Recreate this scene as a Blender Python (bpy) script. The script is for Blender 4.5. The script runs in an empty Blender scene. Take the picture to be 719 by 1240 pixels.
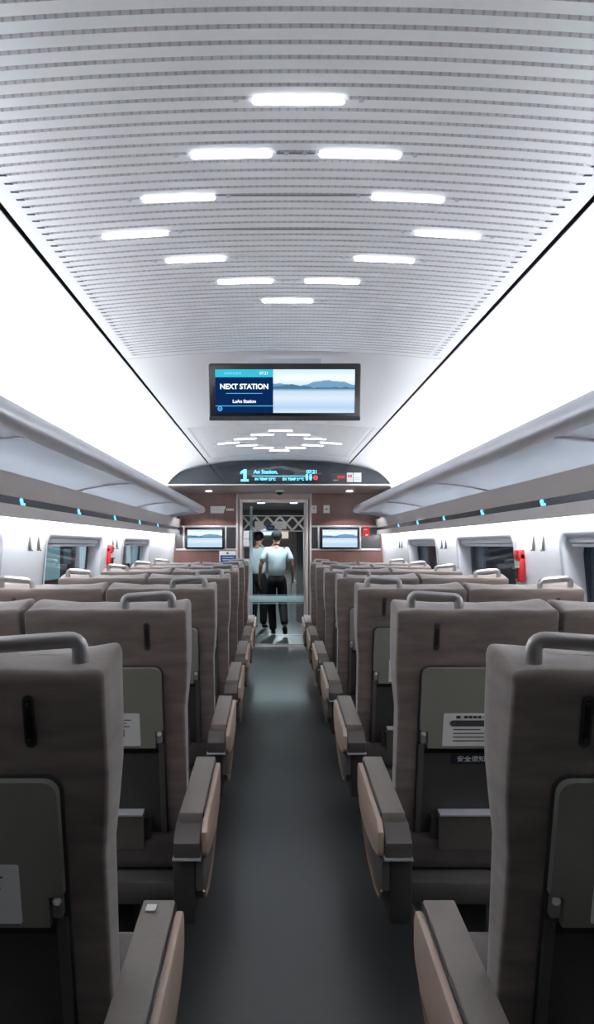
import bpy, bmesh, math, random
from mathutils import Vector, Matrix
random.seed(7)
sc = bpy.context.scene
C = sc.collection
PI = math.pi

# ------------------------------------------------------------------ materials
def lin(c):
    return tuple(((v/255)/12.92 if v/255 <= .04045 else ((v/255+.055)/1.055)**2.4) for v in c)
def mat(name, rgb, rough=.5, metal=0, spec=.5, emit=None, es=0, noise=None, coat=0, bump=None):
    m = bpy.data.materials.new(name); m.use_nodes = True
    nt = m.node_tree; b = nt.nodes['Principled BSDF']
    col = (*lin(rgb), 1)
    b.inputs['Base Color'].default_value = col
    b.inputs['Roughness'].default_value = rough
    b.inputs['Metallic'].default_value = metal
    b.inputs['Specular IOR Level'].default_value = spec
    b.inputs['Coat Weight'].default_value = coat
    if emit:
        b.inputs['Emission Color'].default_value = (*lin(emit), 1)
        b.inputs['Emission Strength'].default_value = es
    sn = noise or (6, 6, 6, .06)
    tc = nt.nodes.new('ShaderNodeTexCoord'); mp = nt.nodes.new('ShaderNodeMapping')
    mp.inputs['Scale'].default_value = sn[:3]
    nz = nt.nodes.new('ShaderNodeTexNoise'); nz.inputs['Scale'].default_value = 1; nz.inputs['Detail'].default_value = 5
    mr = nt.nodes.new('ShaderNodeMapRange')
    mr.inputs['From Min'].default_value = .3; mr.inputs['From Max'].default_value = .7
    mr.inputs['To Min'].default_value = 1-sn[3]; mr.inputs['To Max'].default_value = 1+sn[3]
    mx = nt.nodes.new('ShaderNodeVectorMath'); mx.operation = 'SCALE'
    mx.inputs[0].default_value = col[:3]
    L = nt.links.new
    L(tc.outputs['Object'], mp.inputs[0]); L(mp.outputs[0], nz.inputs['Vector'])
    L(nz.outputs[0], mr.inputs[0]); L(mr.outputs[0], mx.inputs['Scale'])
    L(mx.outputs[0], b.inputs['Base Color'])
    if bump:
        bp = nt.nodes.new('ShaderNodeBump'); bp.inputs['Strength'].default_value = bump; bp.inputs['Distance'].default_value = .004
        L(nz.outputs[0], bp.inputs['Height']); L(bp.outputs[0], b.inputs['Normal'])
    return m
def glass_mat(name, tint=(225,240,242), refl=.12, rough=.02, body=0, bodycol=(200,220,225)):
    m = bpy.data.materials.new(name); m.use_nodes = True
    nt = m.node_tree; nt.nodes.clear(); L = nt.links.new
    out = nt.nodes.new('ShaderNodeOutputMaterial')
    tr = nt.nodes.new('ShaderNodeBsdfTransparent'); tr.inputs[0].default_value = (*lin(tint), 1)
    gl = nt.nodes.new('ShaderNodeBsdfGlossy'); gl.inputs['Roughness'].default_value = rough
    fr = nt.nodes.new('ShaderNodeFresnel'); fr.inputs[0].default_value = 1.5
    ad = nt.nodes.new('ShaderNodeMath'); ad.operation = 'MULTIPLY_ADD'; ad.inputs[1].default_value = .25; ad.inputs[2].default_value = refl
    ad.use_clamp = True
    mx = nt.nodes.new('ShaderNodeMixShader')
    L(fr.outputs[0], ad.inputs[0]); L(ad.outputs[0], mx.inputs[0]); L(tr.outputs[0], mx.inputs[1]); L(gl.outputs[0], mx.inputs[2])
    last = mx
    if body:
        df = nt.nodes.new('ShaderNodeBsdfDiffuse'); df.inputs[0].default_value = (*lin(bodycol), 1)
        tl = nt.nodes.new('ShaderNodeBsdfTranslucent'); tl.inputs[0].default_value = (*lin(bodycol), 1)
        a = nt.nodes.new('ShaderNodeMixShader'); a.inputs[0].default_value = .5
        L(df.outputs[0], a.inputs[1]); L(tl.outputs[0], a.inputs[2])
        m2 = nt.nodes.new('ShaderNodeMixShader'); m2.inputs[0].default_value = body
        L(mx.outputs[0], m2.inputs[1]); L(a.outputs[0], m2.inputs[2]); last = m2
    L(last.outputs[0], out.inputs[0])
    return m
def emis(name, rgb, s):
    m = bpy.data.materials.new(name); m.use_nodes = True
    nt = m.node_tree; nt.nodes.clear()
    e = nt.nodes.new('ShaderNodeEmission'); o = nt.nodes.new('ShaderNodeOutputMaterial')
    e.inputs[0].default_value = (*lin(rgb), 1); e.inputs[1].default_value = s
    nt.links.new(e.outputs[0], o.inputs[0]); return m

M = {}
M['ceil']   = mat('ceiling_white', (246,246,246), .45, noise=(1,1,1,.02))
M['cove']   = mat('cove_white', (238,238,240), .5, noise=(1,1,1,.02))
M['groove'] = None
M['wall']   = mat('wall_white', (232,234,238), .5, noise=(.8,.8,.8,.03))
M['frame']  = mat('window_frame', (196,200,208), .4)
M['beige']  = mat('valance_beige', (188,180,176), .45, noise=(1,.3,1,.05))
M['alu']    = mat('satin_aluminium', (205,205,212), .36, .35, noise=(4,.3,4,.05))
M['dark']   = mat('dark_gap', (22,22,24), .7)
M['strip']  = mat('dark_strip', (46,50,60), .25)
M['fabric'] = mat('seat_fabric', (115,103,97), .9, spec=.25, noise=(7,7,34,.2), bump=.6)
M['tray']   = mat('tray_plastic', (132,130,121), .5, noise=(2,2,2,.03))
M['shell']  = mat('seat_shell_dark', (60,58,57), .6, noise=(8,8,8,.1))
M['pad']    = mat('armrest_pad', (128,120,114), .5, noise=(60,60,60,.04))
M['tan']    = mat('side_panel_tan', (190,167,150), .45, noise=(20,20,20,.05))
M['bronze'] = mat('bronze_edge', (170,140,118), .3, .5)
M['chrome'] = mat('chrome', (225,225,228), .12, 1)
M['handle'] = mat('handle_metal', (176,174,172), .28, .7)
M['cushion']= mat('seat_cushion_fabric', (80,74,72), .9, spec=.2, noise=(10,10,10,.15))
for m_ in (M['fabric'], M['cushion']):
    m_.node_tree.nodes['Principled BSDF'].inputs['Sheen Weight'].default_value = .5
    m_.node_tree.nodes['Principled BSDF'].inputs['Sheen Roughness'].default_value = .45
M['black']  = mat('black_plastic', (14,15,18), .3)
M['paper']  = mat('white_paper', (226,226,222), .6, noise=(3,3,3,.02))
M['ink']    = mat('print_ink', (70,70,72), .7)
M['navy']   = mat('navy_sticker', (22,30,58), .5)
M['red']    = mat('red_plastic', (184,34,34), .4)
M['redp']   = mat('red_print', (210,40,40), .5)
M['wood']   = mat('brown_laminate', (108,74,66), .38, noise=(14,1,1.2,.16))
M['gloss']  = mat('dark_gloss_panel', (58,56,58), .15, noise=(1,1,1,.1))
M['trimm']  = mat('metal_trim', (205,200,200), .3, .7)
M['door']   = mat('door_frame_champagne', (205,192,186), .35, .35)
M['floor']  = None
M['head']   = mat('header_glass_dark', (20,32,42), .12, coat=.5)
M['soffit'] = mat('soffit_beige', (150,138,132), .35)
M['blue']   = mat('blue_print', (32,70,140), .5)
M['skin']   = mat('skin', (190,142,118), .55, spec=.3)
M['hair']   = mat('black_hair', (24,21,20), .7, noise=(60,60,60,.3))
M['shirt']  = mat('white_shirt_cloth', (222,232,236), .85, noise=(9,9,5,.08), bump=.6)
M['trouser']= mat('black_trousers_cloth', (13,13,17), .85)
M['shoe']   = mat('black_shoe', (16,16,18), .4)
M['vest']   = mat('vestibule_panel', (150,142,140), .35, .2, noise=(1,1,1,.08))
M['vdark']  = mat('vestibule_dark', (52,52,56), .3)
M['glass']  = glass_mat('window_glass', (215,225,230), .03)
M['dglass'] = glass_mat('door_glass', (228,238,240), .0, .02, .0)
M['frost']  = glass_mat('rack_glass', (200,206,212), .05, .15, .8, (196,198,201))
M['etch']   = glass_mat('etched_glass', (220,235,238), .05, .2, .6, (215,232,236))
M['lamp']   = emis('lamp_white', (236,243,255), 6)
M['spot']   = emis('spot_white', (235,242,255), 9)
M['led']    = emis('led_blue', (105,205,255), 2.2)
M['ledr']   = emis('led_red', (255,90,90), 1.2)
M['scrnavy']= emis('screen_navy', (12,44,96), .75)
M['scrteal']= emis('screen_teal', (60,190,215), .85)
M['scrwht'] = emis('screen_white', (245,252,255), 1.0)
M['cyan']   = emis('screen_line', (90,190,235), 1.1)
M['rubber'] = mat('rubber_black', (20,20,22), .6)
M['hook'] = mat('dark_metal_hook', (88,84,84), .4, .4)
M['slot'] = mat('slot_grey', (120,120,122), .6)
M['green']  = mat('green_print', (90,190,140), .5)

def floor_mat():
    m = mat('floor_vinyl', (56,58,58), .3, spec=.55, noise=(2.2,1.1,1,.14), bump=.08); return m
M['floor'] = floor_mat()

def groove_mat():
    m = bpy.data.materials.new('perforated_groove'); m.use_nodes = True
    nt = m.node_tree; b = nt.nodes['Principled BSDF']; L = nt.links.new
    tc = nt.nodes.new('ShaderNodeTexCoord'); sp = nt.nodes.new('ShaderNodeSeparateXYZ')
    mu = nt.nodes.new('ShaderNodeMath'); mu.operation = 'MULTIPLY'; mu.inputs[1].default_value = 1/.021
    fr = nt.nodes.new('ShaderNodeMath'); fr.operation = 'FRACT'
    gt = nt.nodes.new('ShaderNodeMath'); gt.operation = 'GREATER_THAN'; gt.inputs[1].default_value = .72
    mx = nt.nodes.new('ShaderNodeMix'); mx.data_type = 'RGBA'
    mx.inputs['A'].default_value = (*lin((190,188,190)), 1); mx.inputs['B'].default_value = (*lin((164,159,159)), 1)
    L(tc.outputs['Object'], sp.inputs[0]); L(sp.outputs['X'], mu.inputs[0]); L(mu.outputs[0], fr.inputs[0])
    L(fr.outputs[0], gt.inputs[0]); L(gt.outputs[0], mx.inputs['Factor']); L(mx.outputs['Result'], b.inputs['Base Color'])
    b.inputs['Roughness'].default_value = .6
    return m
M['groove'] = groove_mat()

def lake_mat():
    """a lake with misty hills behind, as shown on the screens; object coordinates: x 0..1, z 0..1"""
    m = bpy.data.materials.new('lake_picture'); m.use_nodes = True
    nt = m.node_tree; nt.nodes.clear(); L = nt.links.new; N = nt.nodes.new
    out = N('ShaderNodeOutputMaterial'); em = N('ShaderNodeEmission'); em.inputs[1].default_value = .92
    tc = N('ShaderNodeTexCoord'); sp = N('ShaderNodeSeparateXYZ'); L(tc.outputs['UV'], sp.inputs[0])
    def math_(op, a, b=None, clamp=False):
        n = N('ShaderNodeMath'); n.operation = op; n.use_clamp = clamp
        for i, v in enumerate((a, b)):
            if v is None: continue
            if isinstance(v, (int, float)): n.inputs[i].default_value = v
            else: L(v, n.inputs[i])
        return n.outputs[0]
    def noise1(scale, off):
        cx = N('ShaderNodeCombineXYZ'); L(sp.outputs['X'], cx.inputs[0]); cx.inputs[1].default_value = off
        n = N('ShaderNodeTexNoise'); n.inputs['Scale'].default_value = scale; n.inputs['Detail'].default_value = 4
        L(cx.outputs[0], n.inputs['Vector']); return n.outputs[0]
    # far and near ridge heights above the shore line at 0.52
    base = N('ShaderNodeValToRGB')
    e = base.color_ramp.elements
    e[0].position = 0; e[0].color = (*lin((210,226,240)), 1)
    e[1].position = 1; e[1].color = (*lin((196,226,246)), 1)
    for p, c in ((.12, (168,205,232)), (.34, (214,226,238)), (.5, (190,212,228)), (.54, (120,160,190)), (.62, (200,220,232)), (.8, (238,246,250))):
        k = e.new(p); k.color = (*lin(c), 1)
    L(sp.outputs['Y'], base.inputs[0])
    def ridge(prev, off, scale, lo, amp, bump_at, bump_h, col):
        n = noise1(scale, off)
        d = math_('ABSOLUTE', math_('SUBTRACT', sp.outputs['X'], bump_at))
        b = math_('MULTIPLY', math_('SUBTRACT', 1, math_('MULTIPLY', d, 3.2), True), bump_h)
        h = math_('ADD', math_('ADD', math_('MULTIPLY', n, amp), lo), b)
        under = math_('LESS_THAN', sp.outputs['Y'], h); over = math_('GREATER_THAN', sp.outputs['Y'], .55)
        f = math_('MULTIPLY', under, over)
        mx = N('ShaderNodeMix'); mx.data_type = 'RGBA'; L(f, mx.inputs['Factor']); L(prev, mx.inputs['A'])
        mx.inputs['B'].default_value = (*lin(col), 1); return mx.outputs['Result']
    c = ridge(base.outputs[0], 3.1, 5, .56, .18, .68, .12, (112,156,186))
    c = ridge(c, 8.7, 7, .50, .18, .25, .06, (74,118,150))
    L(c, em.inputs[0]); L(em.outputs[0], out.inputs[0])
    return m
M['lake'] = lake_mat()

# ------------------------------------------------------------------ helpers
def link_mesh(name, bm, m, parent=None, smooth=False, loc=None):
    me = bpy.data.meshes.new(name); bm.normal_update()
    bm.to_mesh(me); bm.free()
    if smooth:
        me.shade_smooth()
        me.set_sharp_from_angle(angle=math.radians(38))
    o = bpy.data.objects.new(name, me); C.objects.link(o)
    for mm in (m if isinstance(m, (list, tuple)) else [m]): me.materials.append(mm)
    if parent: o.parent = parent
    if loc: o.location = loc
    return o
def tag(o, label, cat, group=None, kind=None):
    o['label'] = label; o['category'] = cat
    if group: o['group'] = group
    if kind: o['kind'] = kind
    return o
def thing(name, label, cat, loc=(0,0,0), group=None, rot=(0,0,0)):
    o = bpy.data.objects.new(name, None); C.objects.link(o); o.location = loc; o.rotation_euler = rot
    o.empty_display_size = .1
    return tag(o, label, cat, group)
def struct(o):
    o['kind'] = 'structure'; return o
def copy_tree(o, parent=None):
    c = o.copy(); C.objects.link(c)
    if parent: c.parent = parent; c.matrix_parent_inverse = o.matrix_parent_inverse
    for ch in list(o.children): copy_tree(ch, c)
    return c
def xform(verts, T):
    if T is not None:
        for v in verts: v.co = Vector(T(*v.co)) if callable(T) else T @ v.co
def add_box(bm, x0, x1, y0, y1, z0, z1, bev=0, seg=2, T=None):
    r = bmesh.ops.create_cube(bm, size=1)
    vs = r['verts']
    for v in vs:
        v.co = Vector(((x0+x1)/2 + v.co.x*(x1-x0), (y0+y1)/2 + v.co.y*(y1-y0), (z0+z1)/2 + v.co.z*(z1-z0)))
    if bev:
        es = list({e for v in vs for e in v.link_edges})
        r2 = bmesh.ops.bevel(bm, geom=es, offset=min(bev, .49*min(abs(x1-x0), abs(y1-y0), abs(z1-z0))), segments=seg, affect='EDGES', profile=.5)
        vs = list({v for f in r2['faces'] for v in f.verts} | {v for v in vs if v.is_valid})
    xform(vs, T); return vs
def box(name, dims, m, parent=None, bev=0, T=None, seg=2):
    bm = bmesh.new(); add_box(bm, *dims, bev=bev, T=T, seg=seg)
    return link_mesh(name, bm, m, parent, smooth=bev > 0)
def add_prism(bm, pts, axis, a, b, T=None, bev=0):
    """outline pts (2D) extruded along axis from a to b"""
    def P(p, t):
        return {'x': (t, p[0], p[1]), 'y': (p[0], t, p[1]), 'z': (p[0], p[1], t)}[axis]
    v0 = [bm.verts.new(P(p, a)) for p in pts]; v1 = [bm.verts.new(P(p, b)) for p in pts]
    n = len(pts)
    fs = [bm.faces.new(v0), bm.faces.new(v1[::-1])]
    for i in range(n): fs.append(bm.faces.new((v0[i], v1[i], v1[(i+1) % n], v0[(i+1) % n])))
    bmesh.ops.recalc_face_normals(bm, faces=fs)
    vs = v0 + v1
    if bev:
        es = list({e for f in fs[:2] for e in f.edges})
        r = bmesh.ops.bevel(bm, geom=es, offset=bev, segments=2, affect='EDGES', profile=.5)
        vs = list({v for f in r['faces'] for v in f.verts} | {v for v in vs if v.is_valid})
    xform(vs, T); return vs
def rrect(x0, x1, y0, y1, r, n=5):
    out = []
    for cx, cy, a0 in ((x1-r, y0+r, -PI/2), (x1-r, y1-r, 0), (x0+r, y1-r, PI/2), (x0+r, y0+r, PI)):
        for i in range(n+1):
            a = a0 + PI/2*i/n; out.append((cx+r*math.cos(a), cy+r*math.sin(a)))
    return out
def prism(name, pts, axis, a, b, m, parent=None, T=None, bev=0, smooth=None):
    bm = bmesh.new(); add_prism(bm, pts, axis, a, b, T, bev)
    return link_mesh(name, bm, m, parent, smooth=(bev > 0 if smooth is None else smooth))
def add_tube(bm, path, rad, n=10, cap=True, squash=1.0, T=None):
    path = [Vector(p) for p in path]; rings = []
    up = Vector((0, 0, 1)); allv = []
    prev = None
    for i, p in enumerate(path):
        d = (path[min(i+1, len(path)-1)] - path[max(i-1, 0)]).normalized()
        if prev is None:
            a = d.cross(up)
            if a.length < .1: a = d.cross(Vector((0, 1, 0)))
            a.normalize()
        else:
            a = prev - d*prev.dot(d); a.normalize()
        prev = a; b = d.cross(a)
        r = rad[i] if isinstance(rad, (list, tuple)) else rad
        ring = [bm.verts.new(p + a*math.cos(2*PI*k/n)*r + b*math.sin(2*PI*k/n)*r*squash) for k in range(n)]
        rings.append(ring); allv += ring
    for r0, r1 in zip(rings, rings[1:]):
        for k in range(n): bm.faces.new((r0[k], r0[(k+1) % n], r1[(k+1) % n], r1[k]))
    if cap: bm.faces.new(rings[0][::-1]); bm.faces.new(rings[-1])
    bmesh.ops.recalc_face_normals(bm, faces=list({f for v in allv for f in v.link_faces}))
    xform(allv, T); return allv
def sweep_profile(name, prof, y0, y1, m, parent=None, smooth=True, thick=0):
    """open 2D profile (x,z) drawn out along y"""
    bm = bmesh.new()
    a = [bm.verts.new((x, y0, z)) for x, z in prof]; b = [bm.verts.new((x, y1, z)) for x, z in prof]
    for i in range(len(prof)-1): bm.faces.new((a[i], a[i+1], b[i+1], b[i]))
    o = link_mesh(name, bm, m, parent, smooth)
    if thick:
        md = o.modifiers.new('s', 'SOLIDIFY'); md.thickness = thick; md.offset = 0
    return o
def text(name, body, size, loc, m, parent=None, rot=(PI/2, 0, 0), align='CENTER', bold=0, scx=1):
    cu = bpy.data.curves.new(name, 'FONT'); cu.body = body; cu.size = size; cu.align_x = align; cu.align_y = 'CENTER'
    cu.offset = bold; cu.extrude = .0006
    t = bpy.data.objects.new(name, cu); C.objects.link(t)
    bpy.context.view_layer.update()
    me = bpy.data.meshes.new_from_object(t.evaluated_get(bpy.context.evaluated_depsgraph_get()))
    bpy.data.objects.remove(t); me.name = name
    o = bpy.data.objects.new(name, me); C.objects.link(o)
    me.materials.clear(); me.materials.append(m)
    o.location = loc; o.rotation_euler = rot; o.scale = (scx, 1, 1)
    if parent: o.parent = parent
    return o
def uv_quad(name, x0, x1, z0, z1, y, m, parent):
    bm = bmesh.new(); uv = bm.loops.layers.uv.new('UVMap')
    vs = [bm.verts.new(p) for p in ((x0, y, z0), (x1, y, z0), (x1, y, z1), (x0, y, z1))]
    f = bm.faces.new(vs)
    for l, c in zip(f.loops, ((0,0), (1,0), (1,1), (0,1))): l[uv].uv = c
    return link_mesh(name, bm, m, parent)
def disc(name, x, y, z, r, h, m, parent=None, axis='z', n=24):
    pts = [(math.cos(2*PI*k/n)*r, math.sin(2*PI*k/n)*r) for k in range(n)]
    bm = bmesh.new(); add_prism(bm, pts, axis, 0, h, None)
    o = link_mesh(name, bm, m, parent, True); o.location = (x, y, z); return o

YB, YH, YE = -2.6, 9.1, 10.6          # back wall, header, end wall
D_OFF = -.068                          # centre of the end door

# ------------------------------------------------------------------ floor and ceiling
struct(box('floor', (-1.62, 1.62, YB, YE, -.06, 0), M['floor']))
def czf(x): return 2.50 - .045*(x/.86)**2
def ceiling_section(name, y0, y1, ribbed):
    bm = bmesh.new()
    XR = .77; n = 20
    xs = [-.86, -.80] + [-XR + 2*XR*i/n for i in range(n+1)] + [.80, .86]
    ys = [(y0, 0, 0)]
    if ribbed:
        y = y0 + .02
        while y + .048 < y1:
            ys += [(y, 0, 0), (y+.004, .006, 1), (y+.010, .006, 1), (y+.014, 0, 1)]
            y += .048
    ys.append((y1, 0, 0))
    rows = []
    for y, d, g in ys:
        rows.append(([bm.verts.new((x, y, czf(x) + (d if abs(x) <= XR+1e-6 else 0))) for x in xs], g))
    for (r0, g0), (r1, g1) in zip(rows, rows[1:]):
        for i in range(len(xs)-1):
            f = bm.faces.new((r0[i], r1[i], r1[i+1], r0[i+1]))
            if g1 and g0 and 1 <= i <= n+1: f.material_index = 1
    if ribbed:      # the small end hole of every groove
        y = y0 + .027
        while y + .048 < y1:
            for s in (-1, 1):
                v = [bm.verts.new((s*.800 + a, y + b, czf(.8)-.0012)) for a, b in ((-.012, -.005), (.012, -.005), (.012, .005), (-.012, .005))]
                f = bm.faces.new(v); f.material_index = 2
            y += .048
    return struct(link_mesh(name, bm, [M['ceil'], M['groove'], M['dark']], None, False))
Y_R1 = (-.30, 4.02); Y_R2 = (6.42, 8.62)
ceiling_section('ceiling', Y_R1[0], Y_R1[1], True)
ceiling_section('ceiling', YB, Y_R1[0]-.004, False)
ceiling_section('ceiling', Y_R1[1]+.004, Y_R2[0]-.004, False)
ceiling_section('ceiling', Y_R2[0], Y_R2[1], True)
ceiling_section('ceiling', Y_R2[1]+.004, YH+.1, False)
struct(box('ceiling', (-1.62, 1.62, YB, YE, 2.72, 2.76), M['dark']))
for s, side in ((-1, 'left'), (1, 'right')):
    struct(sweep_profile('trim_1', [(s*.861, 2.456), (s*.861, 2.50), (s*.8745, 2.50), (s*.8745, 2.452)], YB, YH+.1, M['dark'], None, False))
    prof = [(s*.8745, 2.458)]
    import itertools
    for i in range(15):
        t = i/14
        p0, p1, p2, p3 = (.877, 2.452), (1.17, 2.42), (1.42, 2.28), (1.47, 1.90)
        b = [(1-t)**3, 3*t*(1-t)**2, 3*t*t*(1-t), t**3]
        prof.append((s*sum(b[k]*(p0, p1, p2, p3)[k][0] for k in range(4)), sum(b[k]*(p0, p1, p2, p3)[k][1] for k in range(4))))
    struct(sweep_profile('ceiling_cove', prof, YB, YH+.1, M['cove']))
    # flat cover above the windows behind the valance
    struct(sweep_profile('ceiling_cove', [(s*1.47, 1.90), (s*1.47, 1.63)], YB, YE, M['cove'], None, False))

# ------------------------------------------------------------------ side walls with windows
def wx(z): return 1.50 - (z-1.2)*.09
WZ0, WZ1 = .86, 1.515
win = {-1: [(0.08, 1.55), (2.35, 3.85), (4.62, 6.10), (6.97, 8.42)], 1: [(0.10, 1.60), (2.43, 3.96), (4.74, 6.22), (7.02, 8.50)]}
for s, side in ((-1, 'left'), (1, 'right')):
    def T(x, y, z, s=s): return (s*(wx(z)+x), y, z)
    bm = bmesh.new()
    add_box(bm, 0, .12, YB, YE, 0, WZ0, T=T); add_box(bm, 0, .12, YB, YE, WZ1, 2.0, T=T)
    edges = [YB] + [e for w in win[s] for e in w] + [YE]
    for a, b in zip(edges[::2], edges[1::2]): add_box(bm, 0, .12, a, b, WZ0, WZ1, T=T)
    bmesh.ops.recalc_face_normals(bm, faces=bm.faces)
    struct(link_mesh('wall_'+side, bm, M['wall']))
    struct(box('baseboard_'+side, (-.012, 0, YB, YE, 0, .12), M['vdark'], T=T))
    for i, (a, b) in enumerate(win[s]):
        e = bpy.data.objects.new('window_%d' % (i+1), None); C.objects.link(e); struct(e); e.location = (0, 0, 0)
        bm = bmesh.new()
        loops = [(0, .0, .05, -.009), (.0, .006, .05, -.012), (.0, .03, .06, -.010), (.0, .042, .075, .0), (0, .062, .09, .092)]
        rings = []
        for _, ins, r, dep in loops:
            rings.append([bm.verts.new(T(dep, y, z)) for y, z in rrect(a-.02+ins, b+.02-ins, WZ0-.02+ins, WZ1+.02-ins, r, 6)])
        for r0, r1 in zip(rings, rings[1:]):
            n = len(r0)
            for k in range(n): bm.faces.new((r0[k], r0[(k+1) % n], r1[(k+1) % n], r1[k]))
        bmesh.ops.recalc_face_normals(bm, faces=bm.faces)
        link_mesh('window_frame', bm, M['frame'], e, True)
        bm = bmesh.new()
        o_, i_ = rrect(a+.035, b-.035, WZ0+.035, WZ1-.035, .09, 6), rrect(a+.06, b-.06, WZ0+.06, WZ1-.06, .08, 6)
        ro = [bm.verts.new(T(.090, *p)) for p in o_]; ri = [bm.verts.new(T(.090, *p)) for p in i_]
        n = len(ro)
        for k in range(n): bm.faces.new((ro[k], ro[(k+1) % n], ri[(k+1) % n], ri[k]))
        link_mesh('window_seal', bm, M['rubber'], e)
        prism('window_pane', rrect(a+.03, b-.03, WZ0+.03, WZ1-.03, .08, 6), 'x', .094, .104, M['glass'], e, T=T)
        bm = bmesh.new()
        add_box(bm, .015, .05, a+.045, b-.045, WZ1-.055, WZ1-.02, .012, T=T)
        link_mesh('roller_blind', bm, M['alu'], e, True)
        box('blind_pull_bar', (.030, .042, a+.05, b-.05, WZ1-.075, WZ1-.058), M['frame'], e, .004, T=T)
# dark end behind the camera, and the end wall with its door
struct(box('wall_back', (-1.62, 1.62, YB-.06, YB, 0, 2.76), M['wood']))

# ------------------------------------------------------------------ luggage racks
RACK_END = 9.62
for s, side in ((-1, 'left'), (1, 'right')):
    R = thing('luggage_rack', '%s overhead luggage rack with frosted glass shelf and aluminium lip' % side, 'luggage rack', (0, 0, 0), 'overhead luggage racks')
    prof = [(s*1.02, 1.862), (s*.978, 1.866), (s*.958, 1.876), (s*.950, 1.892), (s*.957, 1.928), (s*.970, 1.950), (s*.99, 1.955), (s*1.012, 1.940), (s*1.02, 1.90), (s*1.02, 1.838)]
    bm = bmesh.new(); add_prism(bm, prof[:-1], 'y', YB, RACK_END)
    link_mesh('front_rail', bm, M['alu'], R, True)
    struct(sweep_profile('trim_2', [(s*1.375, 1.815), (s*1.385, 1.79), (s*1.402, 1.705), (s*1.405, 1.70)], YB, YE, M['beige']))
    struct(sweep_profile('trim_3', [(s*1.409, 1.701), (s*1.409, 1.659)], YB, YE, M['strip'], None, False))
    struct(sweep_profile('trim_4', [(s*1.405, 1.66), (s*1.404, 1.62), (s*1.400, 1.600), (s*1.402, 1.592), (s*1.412, 1.592), (s*1.414, 1.66)], YB, YE, M['beige']))
    # glass shelf in panels, brackets between them
    pit = 2.32
    ys = [YB] + [2.9 - pit*2 + pit*k for k in range(0, 6) if YB < 2.9-pit*2+pit*k < RACK_END-.3] + [RACK_END]
    ys = [YB, -1.46, .70, 2.84, 4.98, 7.12, 9.2, RACK_END]
    for a, b in zip(ys, ys[1:]):
        prof2 = []
        for k in range(7):
            t = k/6; prof2.append((s*(1.018+.372*t), 1.864 - .053*t + .010*math.sin(PI*t)))
        bm = bmesh.new()
        q = prof2 + [(x, z+.008) for x, z in prof2[::-1]]
        add_prism(bm, q, 'y', a+.018, b-.018)
        link_mesh('glass_shelf', bm, M['frost'], R, True)
        bm = bmesh.new()
        q = [(x, z-.006) for x, z in prof2] + [(x, z+.02) for x, z in prof2[::-1]]
        add_prism(bm, q, 'y', b-.018, b+.018)
        link_mesh('shelf_bracket', bm, M['alu'], R, True)
    # seat number pictograms on the dark strip
    ps = [3.98, 5.14, 6.30, 7.46, 8.62, 2.82, 1.66] if s < 0 else [4.06, 5.24, 6.42, 7.60, 8.76, 2.88, 1.70]
    ordn = ['first', 'second', 'third', 'fourth', 'fifth', 'sixth', 'seventh']
    for k, y in enumerate(sorted(ps)):
        T2 = lambda u, v, w, s=s, y=y: (s*(1.4075-w), y - u*s*2.6, 1.68+v*.95)
        bm = bmesh.new()
        add_prism(bm, [(.010*math.cos(a*PI/5)-.004, .010*math.sin(a*PI/5)+.010) for a in range(10)], 'z', 0, .002, T2)
        add_prism(bm, [(-.006, -.016), (.006, -.016), (.006, .006), (-.012, .006)], 'z', 0, .002, T2)
        add_prism(bm, [(.010, -.018), (.018, -.018), (.018, -.004), (.010, -.004)], 'z', 0, .002, T2)
        o = link_mesh('seat_number_light', bm, M['led'])
        tag(o, 'small blue lit seat pictogram on the %s dark strip, %s from the camera' % (side, ordn[k]), 'indicator light', 'blue seat pictograms under the racks')

# ------------------------------------------------------------------ ceiling lights
def make_light():
    R = thing('ceiling_light', '', 'ceiling light')
    prism('diffuser', rrect(-.108, .108, -.0085, .0085, .0082, 5), 'z', -.008, .002, M['lamp'], R)
    bm = bmesh.new(); a = rrect(-.114, .114, -.0125, .0125, .012, 5); b = rrect(-.108, .108, -.0085, .0085, .0082, 5)
    va = [bm.verts.new((x, y, -.003)) for x, y in a]; vb = [bm.verts.new((x, y, -.0045)) for x, y in b]
    for k in range(len(a)): bm.faces.new((va[k], va[(k+1) % len(a)], vb[(k+1) % len(a)], vb[k]))
    link_mesh('bezel', bm, M['ceil'], R)
    for sx in (-1, 1):
        o = disc('sensor_dot', sx*.148, 0, -.004, .0065, .004, M['frame'], R, n=12)
    return R
lp = make_light(); first = True
rowsL = [(0, [0]), (1, [-.172, .172]), (2, [-.343, .343]), (3, [-.518, .518]), (4, [-.343, .343]), (5, [-.172, .172]), (6, [0])]
nmr = ['tip nearest the camera', 'second row', 'third row', 'widest middle row', 'fifth row', 'sixth row', 'tip farthest from the camera']
for ci, y0 in enumerate((1.75, 6.80)):
    for r, xs in rowsL:
        for x in xs:
            o = lp if first else copy_tree(lp); first = False
            o.location = (x, y0 + r*.2395, czf(x) - .001); o.rotation_euler = (0, .1217*x, 0)
            o['label'] = '%s white ceiling bar light, %s%s of the %s diamond' % ('slim' if ci else 'bright', '' if x == 0 else ('left end of ' if x < 0 else 'right end of '), nmr[r], 'far small' if ci else 'near large')
            o['group'] = 'bar lights of the %s ceiling diamond' % ('far' if ci else 'near')
# dark joint slots running between the light pairs
for y, w in ((1.99, .052), (2.229, .28), (2.4685, .39)):
    b_ = prism('ceiling_slot', rrect(-w, w, -.003, .003, .0029, 3), 'z', -.002, 0, M['slot']); struct(b_)
    b_.location = (0, y, czf(0)-.0005)

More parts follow.
